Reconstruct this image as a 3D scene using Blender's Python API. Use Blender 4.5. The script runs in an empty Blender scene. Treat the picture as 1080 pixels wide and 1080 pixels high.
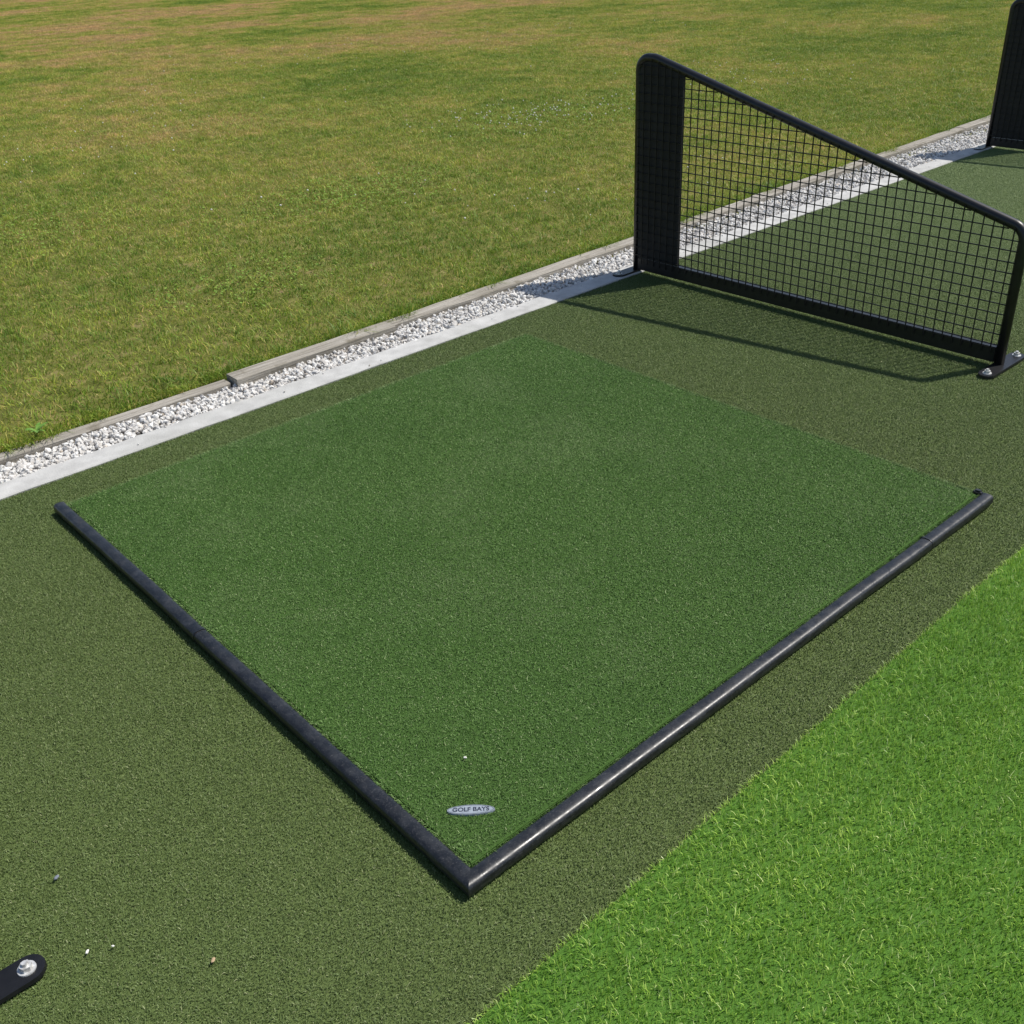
import bpy, bmesh, math, random
import numpy as np
from mathutils import Vector, Matrix
random.seed(4)
scn = bpy.context.scene
C = scn.collection
rad = math.radians

# ------------------------------------------------------------------ tags
def tag(o, label=None, cat=None, group=None, kind=None):
    if label: o['label'] = label
    if cat: o['category'] = cat
    if group: o['group'] = group
    if kind: o['kind'] = kind
    return o
def empty(name, loc):
    o = bpy.data.objects.new(name, None); C.objects.link(o); o.location = loc
    o.empty_display_size = .1
    return o
def link(name, me, mat=None, parent=None, smooth=False):
    o = bpy.data.objects.new(name, me); C.objects.link(o)
    if mat: me.materials.append(mat)
    if parent: o.parent = parent
    if smooth:
        for p in me.polygons: p.use_smooth = True
    return o
def from_bm(name, bm, mat, parent=None, smooth=False):
    bmesh.ops.recalc_face_normals(bm, faces=bm.faces)
    me = bpy.data.meshes.new(name); bm.to_mesh(me); bm.free()
    return link(name, me, mat, parent, smooth)

# ------------------------------------------------------------------ materials
class NT:
    def __init__(s, name):
        s.m = bpy.data.materials.new(name); s.m.use_nodes = True
        s.t = s.m.node_tree; s.t.nodes.clear()
        s.out = s.t.nodes.new('ShaderNodeOutputMaterial')
    def n(s, ty, **kw):
        nd = s.t.nodes.new(ty)
        for k, v in kw.items(): setattr(nd, k, v)
        return nd
    def l(s, a, b): s.t.links.new(a, b)
    def pos(s, scale=(1,1,1)):
        g = s.n('ShaderNodeNewGeometry'); mp = s.n('ShaderNodeMapping')
        mp.inputs['Scale'].default_value = scale
        s.l(g.outputs['Position'], mp.inputs['Vector']); return mp.outputs['Vector']
    def noise(s, scale, detail=3, vec=None, rough=.55):
        nz = s.n('ShaderNodeTexNoise'); nz.inputs['Scale'].default_value = scale
        nz.inputs['Detail'].default_value = detail; nz.inputs['Roughness'].default_value = rough
        s.l(vec if vec else s.pos(), nz.inputs['Vector']); return nz.outputs['Fac']
    def ramp(s, fac, stops):
        r = s.n('ShaderNodeValToRGB'); e = r.color_ramp.elements
        while len(e) < len(stops): e.new(.5)
        for i, (p, c) in enumerate(stops):
            e[i].position = p; e[i].color = (c[0], c[1], c[2], 1) if not isinstance(c, (int, float)) else (c, c, c, 1)
        s.l(fac, r.inputs['Fac']); return r.outputs['Color']
    def math(s, op, a, b, clamp=False):
        m = s.n('ShaderNodeMath', operation=op); m.use_clamp = clamp
        for i, v in enumerate((a, b)):
            if isinstance(v, (int, float)): m.inputs[i].default_value = v
            else: s.l(v, m.inputs[i])
        return m.outputs[0]
    def mix(s, fac, a, b, mode='MIX'):
        m = s.n('ShaderNodeMix', data_type='RGBA', blend_type=mode)
        for k, v in (('Factor', fac), ('A', a), ('B', b)):
            sk = [i for i in m.inputs if i.name == k and (i.type == 'RGBA' if k != 'Factor' else i.type == 'VALUE')][0]
            if isinstance(v, (int, float)): sk.default_value = v
            elif isinstance(v, tuple): sk.default_value = (v[0], v[1], v[2], 1)
            else: s.l(v, sk)
        return [o for o in m.outputs if o.type == 'RGBA'][0]
    def principled(s, col, rough=.6, metal=0, spec=.5, bump=None, bs=.3, bd=.01):
        p = s.n('ShaderNodeBsdfPrincipled')
        for k, v in (('Base Color', col), ('Roughness', rough), ('Metallic', metal), ('Specular IOR Level', spec)):
            if isinstance(v, tuple): p.inputs[k].default_value = (v[0], v[1], v[2], 1)
            elif isinstance(v, (int, float)): p.inputs[k].default_value = v
            else: s.l(v, p.inputs[k])
        if bump is not None:
            b = s.n('ShaderNodeBump'); b.inputs['Strength'].default_value = bs; b.inputs['Distance'].default_value = bd
            s.l(bump, b.inputs['Height']); s.l(b.outputs[0], p.inputs['Normal'])
        s.l(p.outputs[0], s.out.inputs[0]); return p

def blade_mat(name, stops, patch_scale, patch_lo, patch_hi, dry=None, rough=.5, spec=.3, transl=.25, streak=None, painted_sheen=None, worn=None):
    t = NT(name)
    at = t.n('ShaderNodeAttribute', attribute_name='tint')
    fac = at.outputs['Fac']
    if dry:
        n1 = t.noise(dry[0], 2); n2 = t.noise(dry[2], 3)
        s_ = t.math('ADD', t.math('MULTIPLY', n1, .6), t.math('MULTIPLY', n2, .4))
        g = t.n('ShaderNodeNewGeometry'); sp = t.n('ShaderNodeSeparateXYZ'); t.l(g.outputs['Position'], sp.inputs[0])
        far = t.math('MULTIPLY', t.math('SUBTRACT', sp.outputs['Y'], 6.2), dry[3])
        far = t.math('MAXIMUM', t.math('MINIMUM', far, .27), -.07)
        amp = t.math('ADD', t.math('MULTIPLY', far, 4.0), 1.0)
        s_ = t.math('MULTIPLY', t.math('MULTIPLY', t.math('SUBTRACT', s_, .48), dry[1]), amp)
        fac = t.math('ADD', t.math('ADD', fac, s_), far, True)
    col = t.ramp(fac, stops)
    nz = t.noise(patch_scale, 2) if not streak else t.noise(1, 2, t.pos(streak))
    mod = t.ramp(nz, [(.3, patch_lo), (.7, patch_hi)])
    col = t.mix(1.0, col, mod, 'MULTIPLY')
    if painted_sheen:  # grazing-angle sheen painted into the blade colour, paler with rising X
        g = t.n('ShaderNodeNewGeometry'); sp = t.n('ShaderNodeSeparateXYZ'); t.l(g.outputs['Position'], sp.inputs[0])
        m_ = t.n('ShaderNodeMapRange'); m_.inputs['From Min'].default_value = painted_sheen[0]; m_.inputs['From Max'].default_value = painted_sheen[1]
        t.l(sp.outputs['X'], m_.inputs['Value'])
        col = t.mix(t.math('MULTIPLY', m_.outputs[0], painted_sheen[2]), col, painted_sheen[3])
    if worn:
        col = t.mix(t.ramp(t.noise(worn[0], 4), [(worn[1], 0.0), (worn[2], worn[3])]), col, worn[4])
    p = t.n('ShaderNodeBsdfPrincipled'); t.l(col, p.inputs['Base Color'])
    p.inputs['Roughness'].default_value = rough; p.inputs['Specular IOR Level'].default_value = spec
    if transl:
        tr = t.n('ShaderNodeBsdfTranslucent'); t.l(col, tr.inputs['Color'])
        mx = t.n('ShaderNodeMixShader'); mx.inputs[0].default_value = transl
        t.l(p.outputs[0], mx.inputs[1]); t.l(tr.outputs[0], mx.inputs[2]); t.l(mx.outputs[0], t.out.inputs[0])
    else: t.l(p.outputs[0], t.out.inputs[0])
    return t.m

M = {}
M['meadow'] = blade_mat('meadow_grass', [(0, (.13,.23,.024)), (.35, (.27,.36,.042)), (.6, (.43,.43,.07)), (.8, (.57,.43,.15)), (1, (.60,.38,.19))],
                        3.2, (.72,.82,.74), (1.22,1.15,1.15), dry=(.36, 2.2, 2.4, .024), transl=.3)
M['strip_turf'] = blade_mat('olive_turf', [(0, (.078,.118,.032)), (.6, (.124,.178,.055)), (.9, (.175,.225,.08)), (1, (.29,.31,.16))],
                        1.0, (.96,.96,.96), (1.04,1.04,1.03), rough=.55, spec=.3, transl=0, painted_sheen=(3.7, 5.6, .7, (.24,.32,.13)))
M['mat_turf'] = blade_mat('green_mat_turf', [(0, (.048,.100,.020)), (.6, (.092,.182,.038)), (.9, (.155,.265,.07)), (1, (.33,.39,.19))],
                        2.0, (.90,.92,.92), (1.10,1.07,1.1), rough=.55, spec=.28, transl=0, worn=(2.6, .50, .70, .35, (.21,.27,.12)))
M['lawn_turf'] = blade_mat('bright_lawn_turf', [(0, (.18,.34,.04)), (.5, (.34,.54,.08)), (.85, (.51,.68,.15)), (1, (.72,.80,.36))],
                        6.0, (.76,.81,.80), (1.14,1.1,1.1), rough=.36, spec=.45, transl=.22, streak=(1.3, 5, 1))

t = NT('field_soil')
c = t.ramp(t.noise(9, 6), [(.3, (.08,.09,.02)), (.55, (.15,.15,.04)), (.75, (.25,.19,.09))])
t.principled(c, .95, spec=.1, bump=t.noise(60, 4), bs=.6, bd=.02); M['soil'] = t.m
def backing(name, a, b):
    t = NT(name); c = t.ramp(t.noise(500, 2), [(.35, a), (.7, b)])
    t.principled(c, .9, spec=.1, bump=t.noise(500, 2), bs=.5, bd=.004); return t.m
M['strip_back'] = backing('olive_turf_backing', (.065,.098,.030), (.13,.17,.055))
M['lawn_back'] = backing('lawn_turf_backing', (.05,.11,.016), (.10,.22,.035))
M['mat_back'] = backing('mat_backing', (.035,.072,.016), (.07,.14,.032))

t = NT('concrete')
c = t.ramp(t.noise(14, 6), [(.3, (.38,.375,.36)), (.6, (.50,.495,.475)), (.8, (.56,.55,.53))])
c = t.mix(t.ramp(t.noise(2.3, 5), [(.5, 0.0), (.68, .35)]), c, (.30,.30,.27))
t.principled(c, .9, spec=.2, bump=t.noise(220, 4), bs=.5, bd=.003); M['concrete'] = t.m

t = NT('gravel_stone')
at = t.n('ShaderNodeAttribute', attribute_name='tint')
c = t.ramp(at.outputs['Fac'], [(0, (.42,.40,.375)), (.3, (.55,.53,.50)), (.75, (.66,.645,.615)), (.93, (.74,.73,.70)), (1, (.47,.40,.32))])
c = t.mix(.5, c, t.ramp(t.noise(160, 4), [(.3, .85), (.7, 1.0)]), 'MULTIPLY')
t.principled(c, .85, spec=.25, bump=t.noise(300, 3), bs=.4, bd=.002); M['gravel'] = t.m
t = NT('gravel_fines'); t.principled(t.ramp(t.noise(180, 3), [(.35, (.42,.40,.37)), (.65, (.65,.63,.59))]), .9, bump=t.noise(150, 3), bs=.8, bd=.01); M['fines'] = t.m

t = NT('weathered_timber')
g1 = t.noise(1, 6, t.pos((3, 70, 70)), .7)
c = t.ramp(g1, [(.25, (.08,.07,.055)), (.42, (.28,.255,.215)), (.65, (.43,.40,.35)), (.8, (.54,.51,.46))])
c = t.mix(t.ramp(t.noise(4, 5), [(.45, 0.0), (.7, .5)]), c, (.27,.245,.20))
c = t.mix(t.ramp(t.noise(11, 5), [(.56, 0.0), (.7, .65)]), c, (.15,.13,.09))
t.principled(c, .88, spec=.15, bump=g1, bs=1.0, bd=.008); M['timber'] = t.m

t = NT('black_rubber')
sc = t.ramp(t.noise(1, 6, t.pos((22, 22, 60)), .75), [(.46, 0.0), (.70, .8)])
c = t.mix(sc, (.007,.008,.010), (.036,.038,.042))
du = t.ramp(t.noise(340, 3), [(.56, 0.0), (.74, .45)])
c = t.mix(du, c, (.13,.125,.12))
r = t.ramp(t.noise(45, 5), [(.3, .26), (.7, .50)])
t.principled(c, r, spec=.55, bump=t.noise(120, 4), bs=.18, bd=.002); M['rubber'] = t.m

t = NT('black_powder_coat')
c = t.ramp(t.noise(30, 4), [(.35, (.006,.006,.007)), (.75, (.013,.013,.015))])
t.principled(c, .38, spec=.45, bump=t.noise(500, 2), bs=.08, bd=.001); M['coat'] = t.m
t = NT('black_netting'); t.principled((.007,.007,.008), .5, spec=.3); M['net'] = t.m
t = NT('black_board')
t.principled(t.ramp(t.noise(12, 4), [(.3, (.012,.012,.013)), (.8, (.020,.020,.022))]), .65, spec=.3); M['board'] = t.m
t = NT('zinc_bolt')
t.principled(t.ramp(t.noise(90, 3), [(.35, (.45,.44,.42)), (.7, (.75,.75,.74))]), .42, metal=.45); M['zinc'] = t.m
t = NT('badge_plate'); t.principled(t.ramp(t.noise(120, 3), [(.3, (.20,.23,.27)), (.7, (.30,.34,.39))]), .5, spec=.3); M['badge'] = t.m
t = NT('badge_ink'); t.principled((.01,.015,.04), .5); M['ink'] = t.m
t = NT('badge_rim'); t.principled((.02,.025,.05), .45); M['rim'] = t.m
t = NT('weed_leaf'); t.principled(t.ramp(t.noise(60, 3), [(.3, (.09,.20,.025)), (.7, (.16,.29,.05))]), .5, spec=.3); M['leaf'] = t.m
t = NT('clover_leaf'); t.principled(t.ramp(t.noise(8, 3), [(.3, (.12,.21,.03)), (.7, (.20,.29,.05))]), .7, spec=.15); M['clover'] = t.m
t = NT('clover_flower'); t.principled((.62,.60,.52), .8); M['flower'] = t.m
t = NT('white_chip'); t.principled((.7,.68,.62), .8, bump=t.noise(300, 3)); M['chip'] = t.m
t = NT('tan_chip'); t.principled((.42,.30,.18), .85, bump=t.noise(300, 3)); M['tan'] = t.m
t = NT('dark_chip'); t.principled((.16,.18,.22), .7, bump=t.noise(300, 3)); M['grey'] = t.m

# ------------------------------------------------------------------ blades
def blade_mesh(name, P, h, w, az, lean, curl, tint, midh=.55, midl=.38):
    n = len(h)
    side = np.stack([np.cos(az), np.sin(az), np.zeros(n)], 1) * (w/2)[:, None]
    lean3 = np.stack([lean[:,0], lean[:,1], np.zeros(n)], 1) * h[:, None]
    up = np.zeros((n,3)); up[:,2] = h
    mid = P + up*midh + lean3*midl
    tip = P + up*(1-curl)[:,None] + lean3*(1+curl)[:,None]
    V = np.empty((n,5,3), np.float32)
    V[:,0] = P - side; V[:,1] = P + side
    V[:,2] = mid - side*.9; V[:,3] = mid + side*.9; V[:,4] = tip
    base = (np.arange(n)*5)[:,None]
    L = (base + np.array([0,1,3,2,2,3,4])[None]).astype(np.int32).ravel()
    S = ((np.arange(n)*7)[:,None] + np.array([0,4])[None]).astype(np.int32).ravel()
    me = bpy.data.meshes.new(name)
    me.vertices.add(n*5); me.vertices.foreach_set('co', V.ravel())
    me.loops.add(n*7); me.loops.foreach_set('vertex_index', L)
    me.polygons.add(n*2); me.polygons.foreach_set('loop_start', S)
    me.update(calc_edges=True)
    a = me.attributes.new('tint', 'FLOAT', 'POINT')
    a.data.foreach_set('value', np.repeat(tint, 5).astype(np.float32))
    return me

def tile_modifier(o, size, nx, ny, cx, cy, z, seed=0, realize=False):
    ng = bpy.data.node_groups.new(o.name + '_spread', 'GeometryNodeTree')
    ng.interface.new_socket('Geometry', in_out='INPUT', socket_type='NodeSocketGeometry')
    ng.interface.new_socket('Geometry', in_out='OUTPUT', socket_type='NodeSocketGeometry')
    N = ng.nodes; Lk = ng.links
    gi = N.new('NodeGroupInput'); go = N.new('NodeGroupOutput')
    gr = N.new('GeometryNodeMeshGrid')
    gr.inputs['Size X'].default_value = size*(nx-1); gr.inputs['Size Y'].default_value = size*(ny-1)
    gr.inputs['Vertices X'].default_value = nx; gr.inputs['Vertices Y'].default_value = ny
    sp = N.new('GeometryNodeSetPosition'); sp.inputs['Offset'].default_value = (cx, cy, z)
    rv = N.new('FunctionNodeRandomValue'); rv.data_type = 'INT'
    for i in rv.inputs:
        if i.type == 'INT' and i.name == 'Min': i.default_value = 0
        if i.type == 'INT' and i.name == 'Max': i.default_value = 3
        if i.name == 'Seed': i.default_value = seed
    mu = N.new('ShaderNodeMath'); mu.operation = 'MULTIPLY'; mu.inputs[1].default_value = math.pi/2
    cb = N.new('ShaderNodeCombineXYZ'); ip = N.new('GeometryNodeInstanceOnPoints')
    Lk.new([q for q in rv.outputs if q.type == 'INT'][0], mu.inputs[0]); Lk.new(mu.outputs[0], cb.inputs['Z'])
    Lk.new(gr.outputs['Mesh'], sp.inputs['Geometry']); Lk.new(sp.outputs[0], ip.inputs['Points'])
    Lk.new(gi.outputs[0], ip.inputs['Instance']); Lk.new(cb.outputs[0], ip.inputs['Rotation'])
    if realize:
        rl = N.new('GeometryNodeRealizeInstances'); Lk.new(ip.outputs[0], rl.inputs[0]); Lk.new(rl.outputs[0], go.inputs[0])
    else: Lk.new(ip.outputs[0], go.inputs[0])
    md = o.modifiers.new('spread', 'NODES'); md.node_group = ng

def tnoise(x, y, size, k, rs):
    v = np.zeros_like(x); tot = 0
    for _ in range(14):
        a, b = rs.integers(-k, k+1, 2); ph = rs.random()*6.28
        v += np.sin(2*np.pi*(a*x + b*y)/size + ph); tot += 1
    return v/np.sqrt(tot)

def turf_tile(name, mat, size, dens, h0, h1, w0, w1, leanmag, bias, seed, clump=0, ck=6, dryf=0, parent=None, tint_pow=1.0, curlmax=.35, midh=.55, midl=.38):
    rs = np.random.default_rng(seed)
    n = int(dens*size*size)
    x = (rs.random(n)-.5)*size; y = (rs.random(n)-.5)*size
    cl = tnoise(x, y, size, ck, rs)
    h = rs.uniform(h0, h1, n)*(1 + clump*np.clip(cl, -1.5, 2))
    w = rs.uniform(w0, w1, n); az = rs.random(n)*np.pi*2
    la = rs.random(n)*np.pi*2; lm = np.abs(rs.normal(0, leanmag, n))
    cl2 = tnoise(x, y, size, ck, rs)*bias; cl3 = tnoise(x, y, size, ck, rs)*bias
    lean = np.stack([np.cos(la)*lm + cl2, np.sin(la)*lm + cl3], 1)
    curl = rs.uniform(0, curlmax, n)
    tint = rs.random(n)**tint_pow
    if dryf: tint = np.clip(tint*.55 - .08*cl + (rs.random(n) < dryf)*.38, 0, 1)
    P = np.stack([x, y, np.full(n, -.002)], 1)
    me = blade_mesh(name, P, h, w, az, lean, curl, tint, midh, midl)
    return link(name, me, mat, parent)

# ------------------------------------------------------------------ setting
def sheet(name, x0, x1, y0, y1, z, mat):
    me = bpy.data.meshes.new(name)
    me.from_pydata([(x0,y0,z),(x1,y0,z),(x1,y1,z),(x0,y1,z)], [], [(0,1,2,3)])
    return tag(link(name, me, mat), kind='structure')
sheet('ground', -400, 400, -400, 400, -.030, M['soil'])
STRIP0, STRIP1 = .74, 3.14
sheet('tee_strip_base', -40, 60, STRIP0, STRIP1, -.002, M['strip_back'])
sheet('tee_strip_margin', -40, 60, STRIP0-.9, STRIP0-.002, -.004, M['strip_back'])
sheet('gravel_bed', -40, 60, 3.2, 3.42, -.018, M['fines'])
sheet('field', -100, 120, 3.425, 150, -.006, M['soil'])
LAWN_ROT = rad(.75)
lb_ = sheet('lawn_base', -16, 30, -30, 0, .0045, M['lawn_back'])
lb_.location = (.574, .812, 0); lb_.rotation_euler = (0, 0, LAWN_ROT)

s = (STRIP1-STRIP0)/4
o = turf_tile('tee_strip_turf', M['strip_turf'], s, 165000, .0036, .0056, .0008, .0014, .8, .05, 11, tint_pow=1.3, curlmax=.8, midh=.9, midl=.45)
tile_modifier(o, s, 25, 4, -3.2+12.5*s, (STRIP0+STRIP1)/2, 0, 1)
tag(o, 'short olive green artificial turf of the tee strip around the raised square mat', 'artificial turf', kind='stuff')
s = .58
o = turf_tile('lawn_turf', M['lawn_turf'], s, 60000, .011, .0170, .0011, .0019, .42, .08, 12, clump=.05, ck=9, curlmax=.3)
tile_modifier(o, s, 18, 5, -3.2+9*s, -2.5*s-.003, .006, 2)
o.location = (.574, .812, 0); o.rotation_euler = (0, 0, LAWN_ROT)
tag(o, 'bright green dense artificial lawn in the lower right corner', 'artificial grass', kind='stuff')
rs = np.random.default_rng(31); n = 9000
x = rs.uniform(-3, 7, n); y = .001 + .002*np.sin(x*13) + .002*np.sin(x*37) + np.abs(rs.normal(0, .003, n)) - .004
o = link('lawn_fibres', blade_mesh('lawn_fibres', np.stack([x,y,np.full(n,.001)],1), rs.uniform(.007,.014,n), rs.uniform(.0010,.0018,n), rs.random(n)*6.28,
      np.stack([rs.normal(0,.5,n), rs.normal(.2,.4,n)],1), rs.uniform(0,.4,n), rs.random(n)), M['lawn_turf'])
o.location = (.574, .812, 0); o.rotation_euler = (0, 0, LAWN_ROT)
tag(o, 'loose bright green fibres along the cut border of the artificial lawn', 'artificial grass', kind='stuff')
s = 2.0
o = turf_tile('meadow_grass', M['meadow'], s, 9500, .010, .026, .0020, .0036, .9, .25, 13, clump=.36, ck=18, dryf=.20)
tile_modifier(o, s, 24, 20, 2, 3.54+20, -.004, 3)
tag(o, 'mown natural grass field with dry brown patches beyond the timber edging', 'grass', kind='stuff')

def back(x): return 3.445 + .021*np.maximum(x, 0)       # rear face of the timber edging
rs = np.random.default_rng(5)
n = 40000
x = rs.uniform(-3, 14, n)
k = np.sin(x*9.1)+np.sin(x*23.7+1)+np.sin(x*41+2)*.7+np.sin(x*3.3)
y = back(x) + .002 + np.abs(rs.normal(0, .055, n)) - np.clip(k, 0, 3)*.015
h = rs.uniform(.018, .044, n)*(1+.3*np.clip(k, -1, 2.5)); w = rs.uniform(.002, .0038, n)
lean = np.stack([rs.normal(0, .5, n), rs.normal(-.3, .55, n)], 1)
tint = np.clip(rs.random(n)*.45 + (rs.random(n) < .2)*.4, 0, 1)
o = link('fringe_grass', blade_mesh('fringe_grass', np.stack([x,y,np.full(n, -.005)],1), h, w, rs.random(n)*6.28, lean, rs.uniform(0,.4,n), tint), M['meadow'])
tag(o, 'longer grass tufts leaning over the back of the timber edging', 'grass', kind='stuff')

spots = [(6.1, 6.6, 1.0, 150), (4.2, 4.6, .5, 10), (1.5, 8.5, 2.0, 60), (8.5, 6.5, 1.6, 50), (3.5, 10, 3, 80), (5, 4.3, .8, 10), (3.6, 5.6, .7, 10), (9, 12, 4, 90)]
bm = bmesh.new(); lf = bmesh.new()
for cx, cy, r, cnt in spots:
    for i in range(cnt):
        px, py = random.gauss(cx, r*.5), random.gauss(cy, r*.3)
        if py < 3.75: continue
        bmesh.ops.create_icosphere(bm, subdivisions=1, radius=random.uniform(.0035, .007),
            matrix=Matrix.Translation((px, py, random.uniform(.018,.028))))
tag(from_bm('clover_flowers', bm, M['flower']), 'tiny white clover flowers scattered in the grass field', 'flowers', kind='stuff')
for cx, cy, r, cnt in [(3.6, 5.6, .9, 1500), (6.1, 6.5, 1.1, 1500), (2.2, 4.5, .5, 400), (1.6, 6.4, 1.0, 1000), (4.8, 8.5, 1.4, 1000)]:
    for i in range(cnt):
        px, py = random.gauss(cx, r*.5), random.gauss(cy, r*.35)
        if py < 3.7: continue
        a = random.random()*6.28; q = random.uniform(.004, .0075); z = random.uniform(.013, .023)
        nx_, ny_ = random.uniform(-.4, .4), random.uniform(-.4, .4)
        lf.faces.new([lf.verts.new((px+q*math.cos(a+k_*1.2566), py+q*math.sin(a+k_*1.2566),
            z+q*math.cos(a+k_*1.2566)*nx_+q*math.sin(a+k_*1.2566)*ny_)) for k_ in range(5)])
tag(from_bm('clover_leaves', lf, M['clover']), 'greener patches of low clover leaves in the grass field', 'clover', kind='stuff')

def strip_box(name, x0, x1, y0, y1, z0, z1, mat, step=.12, jy=.004, jz=.002, bev=.004, seed=1, slope=0, **kw):
    r = random.Random(seed); bm = bmesh.new()
    n = max(2, int((x1-x0)/step)); prev = None
    for i in range(n+1):
        xx = x0 + (x1-x0)*i/n
        a, b = y0 + slope*(xx-x0) + r.uniform(-jy, jy), y1 + slope*(xx-x0) + r.uniform(-jy, jy); zz = z1 + r.uniform(-jz, jz)
        ring = [bm.verts.new(q) for q in ((xx,a,z0),(xx,a,zz-bev),(xx,a+bev,zz),(xx,b-bev,zz+jz*.3),(xx,b,zz-bev),(xx,b,z0))]
        if prev:
            for j in range(6): bm.faces.new((prev[j], prev[(j+1)%6], ring[(j+1)%6], ring[j]))
        else: bm.faces.new(ring)
        prev = ring
    bm.faces.new(prev)
    return from_bm(name, bm, mat, **kw)
tag(strip_box('kerb', -20, 40, 3.142, 3.245, -.05, .006, M['concrete'], step=.1, jy=.003, jz=.0008), kind='structure')

# gravel
ico = bmesh.new(); bmesh.ops.create_icosphere(ico, subdivisions=1, radius=1)
IV = np.array([v.co[:] for v in ico.verts]); IF = np.array([[v.index for v in f.verts] for f in ico.faces]); ico.free()
rs = np.random.default_rng(9)
n = 30000
gx = rs.uniform(-2.5, 14, n); gy = 3.238 + rs.random(n)*(back(gx)-.077-3.238)
gz = rs.uniform(-.012, .004, n) + .003*np.sin(gx*7)*np.cos(gy*30)
stray = rs.random(n) < .003
gy[stray] = rs.uniform(3.15, 3.24, stray.sum()); gz[stray] = .009
r = rs.uniform(.0048, .0108, n); r[stray] = rs.uniform(.0025, .0045, stray.sum())
sc = rs.uniform(.6, 1.3, (n,3))*r[:,None]
v = IV[None]*(1+rs.uniform(-.3, .3, (n, len(IV), 1)))*sc[:,None,:]
a, b = rs.random(n)*6.28, rs.random(n)*6.28
vy = v[:,:,1]*np.cos(b)[:,None] - v[:,:,2]*np.sin(b)[:,None]; vz = v[:,:,1]*np.sin(b)[:,None] + v[:,:,2]*np.cos(b)[:,None]
vx = v[:,:,0]*np.cos(a)[:,None] - vy*np.sin(a)[:,None]; vy2 = v[:,:,0]*np.sin(a)[:,None] + vy*np.cos(a)[:,None]
V = np.stack([vx+gx[:,None], vy2+gy[:,None], vz+gz[:,None]], 2).reshape(-1,3)
F = (IF[None] + (np.arange(n)*len(IV))[:,None,None]).reshape(-1,3)
me = bpy.data.meshes.new('gravel'); me.from_pydata(V.tolist(), [], F.tolist())
me.attributes.new('tint','FLOAT','POINT').data.foreach_set('value', np.repeat(rs.random(n), len(IV)).astype(np.float32))
tag(link('gravel', me, M['gravel']), 'pale grey crushed gravel filling the channel between concrete kerb and timber edging', 'gravel', kind='stuff')

# timber boards
boards = [(-2.9, 1.545, .055, -.006, .012, 'weathered timber edging board at far left, its end butting at the joint'),
          (1.557, 2.30, .080, -.026, .030, 'short raised timber edging board set forward into the gravel at the joint'),
          (2.306, 4.9, .072, -.006, .022, 'long weathered timber edging board running up behind the tall end of the mesh divider'),
          (4.905, 7.3, .076, -.002, .025, 'timber edging board seen through the mesh of the divider'),
          (7.305, 10.2, .078, 0, .028, 'timber edging board at upper right reaching toward the farther divider'),
          (10.205, 14.0, .078, 0, .028, 'timber edging board beyond the farther divider, farthest right')]
for i, (x0, x1, wd, off, z, lb) in enumerate(boards):
    sl_ = 0 if x0 < 0 else .021
    yb = float(back(np.array(x0))) + off + (.02 if x0 < 0 else 0)
    o = strip_box('timber_board', x0, x1, yb-wd, yb, -.08, z, M['timber'], step=.14, jy=.0025, jz=.0015, bev=.004, seed=20+i, slope=sl_)
    tag(o, lb, 'board', 'timber boards edging the gravel')

# ------------------------------------------------------------------ golf mat
X0, X1, Y0, Y1 = .737, 2.59, 1.032, 2.905
def box_bm(x0,x1,y0,y1,z0,z1, bev=0):
    bm = bmesh.new(); bmesh.ops.create_cube(bm, size=1)
    for v in bm.verts: v.co = Vector(((x0+x1)/2+v.co.x*(x1-x0), (y0+y1)/2+v.co.y*(y1-y0), (z0+z1)/2+v.co.z*(z1-z0)))
    if bev: bmesh.ops.bevel(bm, geom=bm.edges[:], offset=bev, segments=2, affect='EDGES')
    return bm
mat = empty('golf_mat', ((X0+X1)/2, (Y0+Y1)/2, 0))
tag(mat, 'square green artificial turf golf mat raised on the tee strip with an oval badge', 'golf mat')
hx, hy = (X1-X0)/2, (Y1-Y0)/2
from_bm('base', box_bm(-hx+.003,hx-.003,-hy+.003,hy-.003,.001,.0275,.002), M['mat_back'], mat)
s = (X1-X0)/4
o = turf_tile('turf_pile', M['mat_turf'], s, 135000, .0044, .0070, .0009, .0015, .8, .06, 21, parent=mat, tint_pow=1.3, curlmax=.7, midh=.88, midl=.45)
tile_modifier(o, s, 4, 4, 0, 0, .0275, 4, True)
# fuzzy border fibres around the four edges
rs = np.random.default_rng(77); n = 15000
sd_ = rs.integers(0, 4, n); u = rs.uniform(-1, 1, n); jit = np.abs(rs.normal(0, .002, n))
bx = np.where(sd_ == 0, -hx+jit, np.where(sd_ == 1, hx-jit, u*hx)); by = np.where(sd_ == 2, -hy+jit, np.where(sd_ == 3, hy-jit, u*hy))
out = rs.uniform(.3, 1.2, n)
lx = np.where(sd_ == 0, -out, np.where(sd_ == 1, out, rs.normal(0,.5,n))); ly = np.where(sd_ == 2, -out, np.where(sd_ == 3, out, rs.normal(0,.5,n)))
link('border_fibres', blade_mesh('border_fibres', np.stack([bx,by,rs.uniform(.019,.027,n)],1), rs.uniform(.005,.0095,n), rs.uniform(.0009,.0015,n), rs.random(n)*6.28,
      np.stack([lx,ly],1), rs.uniform(.1,.6,n), rs.random(n)**1.3), M['mat_turf'], mat)
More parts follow.
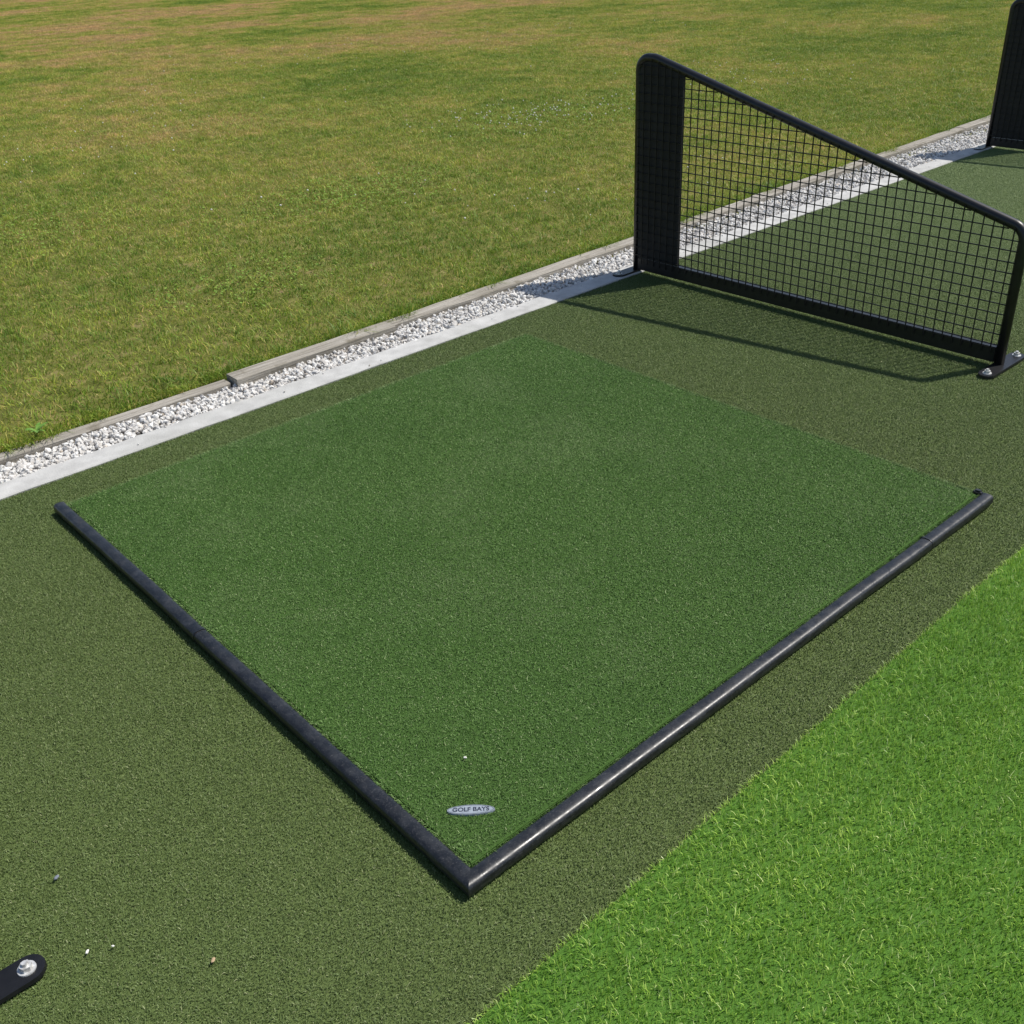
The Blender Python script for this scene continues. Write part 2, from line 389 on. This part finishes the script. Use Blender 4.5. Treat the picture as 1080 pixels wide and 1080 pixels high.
def ellipse_bm(a, b, z0, z1, inset=0):
    bm = bmesh.new(); N_ = 64
    lo = [bm.verts.new((a*math.cos(6.28318*i/N_), b*math.sin(6.28318*i/N_), z0)) for i in range(N_)]
    hi = [bm.verts.new(((a-inset)*math.cos(6.28318*i/N_), (b-inset)*math.sin(6.28318*i/N_), z1)) for i in range(N_)]
    bm.faces.new(hi); bm.faces.new(lo[::-1])
    for i in range(N_): bm.faces.new((lo[i], lo[(i+1)%N_], hi[(i+1)%N_], hi[i]))
    return bm
BX, BY, BZ = .821-(X0+X1)/2, 1.133-(Y0+Y1)/2, .0271
bang = math.atan2(-.6675, .7433) + rad(1)
badge = from_bm('badge', ellipse_bm(.046, .0130, 0, .0048, .001), M['badge'], mat)
badge.location = (BX, BY, BZ); badge.rotation_euler = (0, 0, bang)
cu = bpy.data.curves.new('lettering', 'FONT'); cu.body = 'GOLF BAYS'; cu.size = .0138; cu.extrude = .0002
cu.align_x = 'CENTER'; cu.align_y = 'CENTER'; cu.offset = .0002
tmp = bpy.data.objects.new('lettering', cu); C.objects.link(tmp); bpy.context.view_layer.update()
me = bpy.data.meshes.new_from_object(tmp); bpy.data.objects.remove(tmp)
lt = link('lettering', me, None, badge); me.materials.clear(); me.materials.append(M['ink']); lt.location = (0, 0, .0051)
rim = bmesh.new(); N_ = 64
q = []
for i in range(N_):
    a = 6.28318*i/N_
    q.append([rim.verts.new(((.0435-k)*math.cos(a), (.0110-k)*math.sin(a), .0051)) for k in (0, .0007)])
for i in range(N_): rim.faces.new((q[i][0], q[(i+1)%N_][0], q[(i+1)%N_][1], q[i][1]))
from_bm('rim_line', rim, M['rim'], badge)

# ------------------------------------------------------------------ rubber edging (two mitred lengths)
PX, PY, PR = .7185, 1.0140, .0182
def profile():
    pts = []; k = 32
    for i in range(k):                       # hose slightly squared at the shoulders
        a = 2*math.pi*i/k; c_, s_ = math.cos(a), math.sin(a); e = .68
        u = PR*math.copysign(abs(c_)**e, c_); v = PR*.86*math.copysign(abs(s_)**e, s_)
        pts.append((u, v + .0165))
    return pts
def rail(along, L, seed):
    bm = bmesh.new(); pr = profile(); prev = None
    n = 60
    for i in range(n+1):
        f = i/n; ring = []
        wob = .0014*math.sin(f*9+seed) + .0007*math.sin(f*31)
        zz = .0006*math.sin(f*17+seed)
        for u, v in pr:
            d = u + (L-u)*f
            ring.append(bm.verts.new((d, u+wob*f, v+zz) if along == 'x' else (u+wob*f, d, v+zz)))
        if prev:
            for j in range(len(pr)): bm.faces.new((prev[j], prev[(j+1)%len(pr)], ring[(j+1)%len(pr)], ring[j]))
        else: bm.faces.new(ring)
        prev = ring
    bm.faces.new(prev)
    return bm
edge = empty('mat_edging', (PX, PY, 0))
tag(edge, 'black rubber hose edging forming an L around the two near sides of the mat', 'edging')
for ax, L in (('x', 2.598-PX), ('y', 2.925-PY)):
    ob = from_bm('rail', rail(ax, L, 3 if ax == 'x' else 8), M['rubber'], edge, True)
    for p in ob.data.polygons:
        if len(p.vertices) > 4: p.use_smooth = False
    ob.data.set_sharp_from_angle(angle=rad(50))
def band(along, at, w, extra):
    bm = bmesh.new(); pr = [(u*(1+extra/PR), (v-.0165)*(1+extra/PR)+.0165) for u, v in profile()]
    rings = []
    for d, sc in ((at, .97), (at+.002, 1), (at+w-.002, 1), (at+w, .97)):
        rings.append([bm.verts.new((d, u*sc, v) if along == 'x' else (u*sc, d, v)) for u, v in pr])
    for a, b in zip(rings, rings[1:]):
        for j in range(len(pr)): bm.faces.new((a[j], a[(j+1)%len(pr)], b[(j+1)%len(pr)], b[j]))
    bm.faces.new(rings[0]); bm.faces.new(rings[-1]); return bm
from_bm('joint_band', band('x', 2.27-PX, .006, .0015), M['rubber'], edge, False)
from_bm('joint_band', band('y', 2.03-PY, .008, .0015), M['rubber'], edge, False)
from_bm('end_return', box_bm(2.582-PX, 2.601-PX, .012, .036, .002, .038, .005), M['rubber'], edge, False)

# ------------------------------------------------------------------ mesh divider
DH0, DH1, DY0, DY1 = .490, .925, 1.44, 3.17
TR = .018
def fillet(pts, rads, seg=8):
    out = []; n = len(pts)
    for i in range(n):
        p = Vector(pts[i]); r = rads[i]
        if r == 0: out.append(p); continue
        a = (Vector(pts[i-1])-p).normalized(); b = (Vector(pts[(i+1)%n])-p).normalized()
        ang = a.angle(b)
        d = r/math.tan(ang/2); cdir = (a+b).normalized(); cen = p + cdir*(r/math.sin(ang/2))
        s_, e_ = p+a*d-cen, p+b*d-cen
        for k in range(seg+1):
            w_ = s_*(1-k/seg) + e_*(k/seg); out.append(cen + w_.normalized()*r)
    return out
def tube2d(path, r, closed, k=14):
    bm = bmesh.new(); rings = []; n = len(path)
    for i, p in enumerate(path):
        a = path[i-1] if (closed or i) else p; b = path[(i+1)%n] if (closed or i < n-1) else p
        t_ = (b-a).normalized(); nn = Vector((-t_.y, t_.x))
        rings.append([bm.verts.new((r*math.cos(2*math.pi*j/k), p.x+nn.x*r*math.sin(2*math.pi*j/k), p.y+nn.y*r*math.sin(2*math.pi*j/k))) for j in range(k)])
    for i in range(n if closed else n-1):
        A, B = rings[i], rings[(i+1)%n]
        for j in range(k): bm.faces.new((A[j], A[(j+1)%k], B[(j+1)%k], B[j]))
    if not closed: bm.faces.new(rings[0]); bm.faces.new(rings[-1])
    return bm
def topz(y): return DH0 + (DH1-DH0)*(y-DY0)/(DY1-.09-DY0)
def make_divider():
    root = empty('bay_divider', (0,0,0))
    yc = DY1-.09
    pts = [(DY0, .006, 0), (DY0, DH0, 0), (yc, DH1, 0), (DY1, DH1, 0), (DY1, .006, 0)]
    path = [Vector((p.x, p.y)) for p in fillet(pts, [0, .055, .10, .05, 0])]
    from_bm('frame', tube2d(path, TR, False), M['coat'], root, True)
    from_bm('bottom_rail', box_bm(-.014, .014, DY0+.014, DY1-.014, .016, .072, .003), M['coat'], root, False)
    bm = bmesh.new(); r = random.Random(2)
    def bar(p, q, w, xo):
        p = Vector(p); q = Vector(q); d = (q-p).normalized(); nn = Vector((-d.y, d.x))*w/2
        vs = []
        for e in (p, q):
            for sx in (-1, 1):
                for sn in (-1, 1): vs.append(bm.verts.new((xo+sx*w/2, e.x+nn.x*sn, e.y+nn.y*sn)))
        for f in ((0,1,3,2),(4,5,7,6),(0,1,5,4),(2,3,7,6),(0,2,6,4),(1,3,7,5)): bm.faces.new([vs[i] for i in f])
    st = .0368; w = .0034
    y = DY0 + .03
    while y < DY1-.01:
        top = min(topz(y), DH1) - .004
        if y > DY1-.06: top -= .015
        j = r.uniform(-.0025, .0025)
        bar((y+j, .05), (y-j+r.uniform(-.001,.001), top), w, -.0205); y += st
    z = .085
    while z < DH1-.01:
        ys = DY0 if z < DH0-.04 else DY0 + max(0, (z-DH0+.012))/(DH1-DH0)*(yc-DY0)
        bar((ys+.006, z+r.uniform(-.0015,.0015)), (DY1-.004, z+r.uniform(-.0015,.0015)), w, -.0168); z += st
    from_bm('netting', bm, M['net'], root)
    bm = bmesh.new()
    ol = [(DY1-.25, .074), (DY1-.012, .074), (DY1-.012, DH1-.05), (DY1-.03, DH1-.018), (DY1-.09, DH1-.008), (DY1-.13, topz(DY1-.13)-.012), (DY1-.25, topz(DY1-.25)-.010)]
    A = [bm.verts.new((-.012, a, b)) for a, b in ol]; B = [bm.verts.new((-.002, a, b)) for a, b in ol]
    bm.faces.new(A); bm.faces.new(B[::-1])
    for i in range(len(ol)): bm.faces.new((A[i], A[(i+1)%len(ol)], B[(i+1)%len(ol)], B[i]))
    from_bm('end_board', bm, M['board'], root)
    for fy in (DY0-.012, DY1+.012):
        bm = bmesh.new(); out = []
        hl, hw = .140, .029
        for sgn in (1, -1):
            for k in range(11):
                a = -math.pi/2 + math.pi*k/10
                out.append((sgn*(hl-hw+hw*math.cos(a)), sgn*hw*math.sin(a)))
        lo = [bm.verts.new((a, b, .005)) for a, b in out]; hi = [bm.verts.new((a*.995, b*.96, .013)) for a, b in out]
        bm.faces.new(hi); bm.faces.new(lo[::-1])
        for i in range(len(out)): bm.faces.new((lo[i], lo[(i+1)%len(out)], hi[(i+1)%len(out)], hi[i]))
        fp = from_bm('foot_plate', bm, M['coat'], root); fp.location = (0, fy, 0)
        for sx in (-1, 1):
            bm = bmesh.new()
            bmesh.ops.create_cone(bm, cap_ends=True, segments=28, radius1=.0155, radius2=.015, depth=.0022, matrix=Matrix.Translation((0,0,.0142)))
            bmesh.ops.create_cone(bm, cap_ends=True, segments=6, radius1=.0108, radius2=.0104, depth=.0085, matrix=Matrix.Translation((0,0,.0194)))
            bmesh.ops.create_cone(bm, cap_ends=True, segments=16, radius1=.0055, radius2=.005, depth=.006, matrix=Matrix.Translation((0,0,.0262)))
            bt = from_bm('bolt', bm, M['zinc'], fp); bt.location = (sx*.110, 0, 0); bt.rotation_euler = (0, 0, .4*sx)
    return root
def copy_tree(o, parent=None):
    c = o.copy(); C.objects.link(c); c.parent = parent
    for ch in list(o.children): copy_tree(ch, c)
    return c
G = 'mesh bay dividers between the tee bays'
dv = make_divider(); dv.location = (3.54, 0, 0)
tag(dv, 'black sloping mesh bay divider on the tee strip behind the mat, seen whole', 'divider', G)
d2 = copy_tree(dv); d2.location = (6.93, 0, 0); d2.scale = (1, 1, .93)
tag(d2, 'farther black bay divider cut off by the upper right corner beside the gravel', 'divider', G)
d3 = copy_tree(dv); d3.location = (-.035, -.03, 0)
tag(d3, 'nearest bay divider showing only a black foot plate with bolt at lower left', 'divider', G)

# ------------------------------------------------------------------ small things
def chip(name, x, y, z, r, mat, label, cat='stone', seed=0):
    rr = random.Random(seed); bm = bmesh.new(); bmesh.ops.create_icosphere(bm, subdivisions=2, radius=1)
    for v in bm.verts: v.co *= rr.uniform(.8, 1.15)
    for v in bm.verts: v.co = Vector((v.co.x*r*1.3, v.co.y*r*.8, v.co.z*r*.55))
    o = from_bm(name, bm, mat); o.location = (x, y, z); o.rotation_euler = (0, 0, rr.random()*6)
    tag(o, label, cat); return o
chip('pebble', .163, 1.365, .0065, .0035, M['chip'], 'tiny white chip on the olive turf just right of the foot plate', seed=1)
chip('pebble', .20, 1.345, .0065, .0025, M['chip'], 'smaller white fleck on the olive turf, second right of the foot plate', seed=2)
chip('pebble', .312, 1.20, .0065, .004, M['tan'], 'small tan stone on the olive turf between foot plate and mat corner', seed=3)
chip('pebble', .185, 1.56, .0065, .0045, M['grey'], 'small blue grey stone on the olive turf at the left edge above the foot plate', seed=4)
chip('pebble', .90, 1.245, .0345, .003, M['chip'], 'tiny white fleck lying on the green mat above the oval badge', seed=5)
def weed(x, y, sc, label, seed):
    rr = random.Random(seed); root = empty('weed', (x, y, 0)); tag(root, label, 'weed')
    for i in range(11):
        a = i*2.4 + rr.random()*.4; L = rr.uniform(.035, .06)*sc; W = L*.32; up = rr.uniform(.3, .9)
        bm = bmesh.new(); prev = None
        for k in range(7):
            f = k/6; wd = W*math.sin(math.pi*min(.97, f*.9+.08))*(1+.2*(k%2)); rr_ = L*f
            zz = .01 + L*up*f - L*.5*f*f*up
            ring = [bm.verts.new((rr_*math.cos(a)-s_*wd*math.sin(a)/2, rr_*math.sin(a)+s_*wd*math.cos(a)/2, zz+.15*abs(s_)*wd+.02*sc)) for s_ in (-1, 0, 1)]
            if prev:
                for j in range(2): bm.faces.new((prev[j], prev[j+1], ring[j+1], ring[j]))
            prev = ring
        from_bm('leaf', bm, M['leaf'], root, True)
weed(.86, 3.50, .8, 'small broad leafed weed beside the timber board at the far left edge', 1)

# ------------------------------------------------------------------ light, world, camera
sd = Vector((.60, -.27, 1)).normalized()
el = math.asin(sd.z); azm = math.atan2(sd.x, sd.y)
W = bpy.data.worlds.new('World'); scn.world = W; W.use_nodes = True
nt = W.node_tree; sk = nt.nodes.new('ShaderNodeTexSky'); sk.sky_type = 'NISHITA'; sk.sun_disc = False
sk.sun_elevation = el; sk.sun_rotation = azm
bg = nt.nodes['Background']; nt.links.new(sk.outputs[0], bg.inputs[0]); bg.inputs[1].default_value = .12
sl = bpy.data.lights.new('sun', 'SUN'); sl.energy = 5.0; sl.angle = rad(.5); sl.color = (1, .955, .88)
so = bpy.data.objects.new('sun', sl); C.objects.link(so); so.rotation_euler = sd.to_track_quat('Z', 'Y').to_euler()
scn.view_settings.view_transform = 'Standard'; scn.view_settings.look = 'None'; scn.view_settings.exposure = 0

f = 1085.0
X = Vector((1445, 717, -f)).normalized(); Y = Vector((-1103, 580, -f)); Y = (Y - X*Y.dot(X)).normalized(); Z = X.cross(Y)
R = Matrix((X, Y, Z))
cam = bpy.data.cameras.new('camera'); co = bpy.data.objects.new('camera', cam); C.objects.link(co)
cam.sensor_width = 36; cam.lens = 36*f/1080; cam.clip_end = 2000; cam.clip_start = .05
co.matrix_world = Matrix.Translation((0, 0, 1.5)) @ R.to_4x4()
scn.camera = co
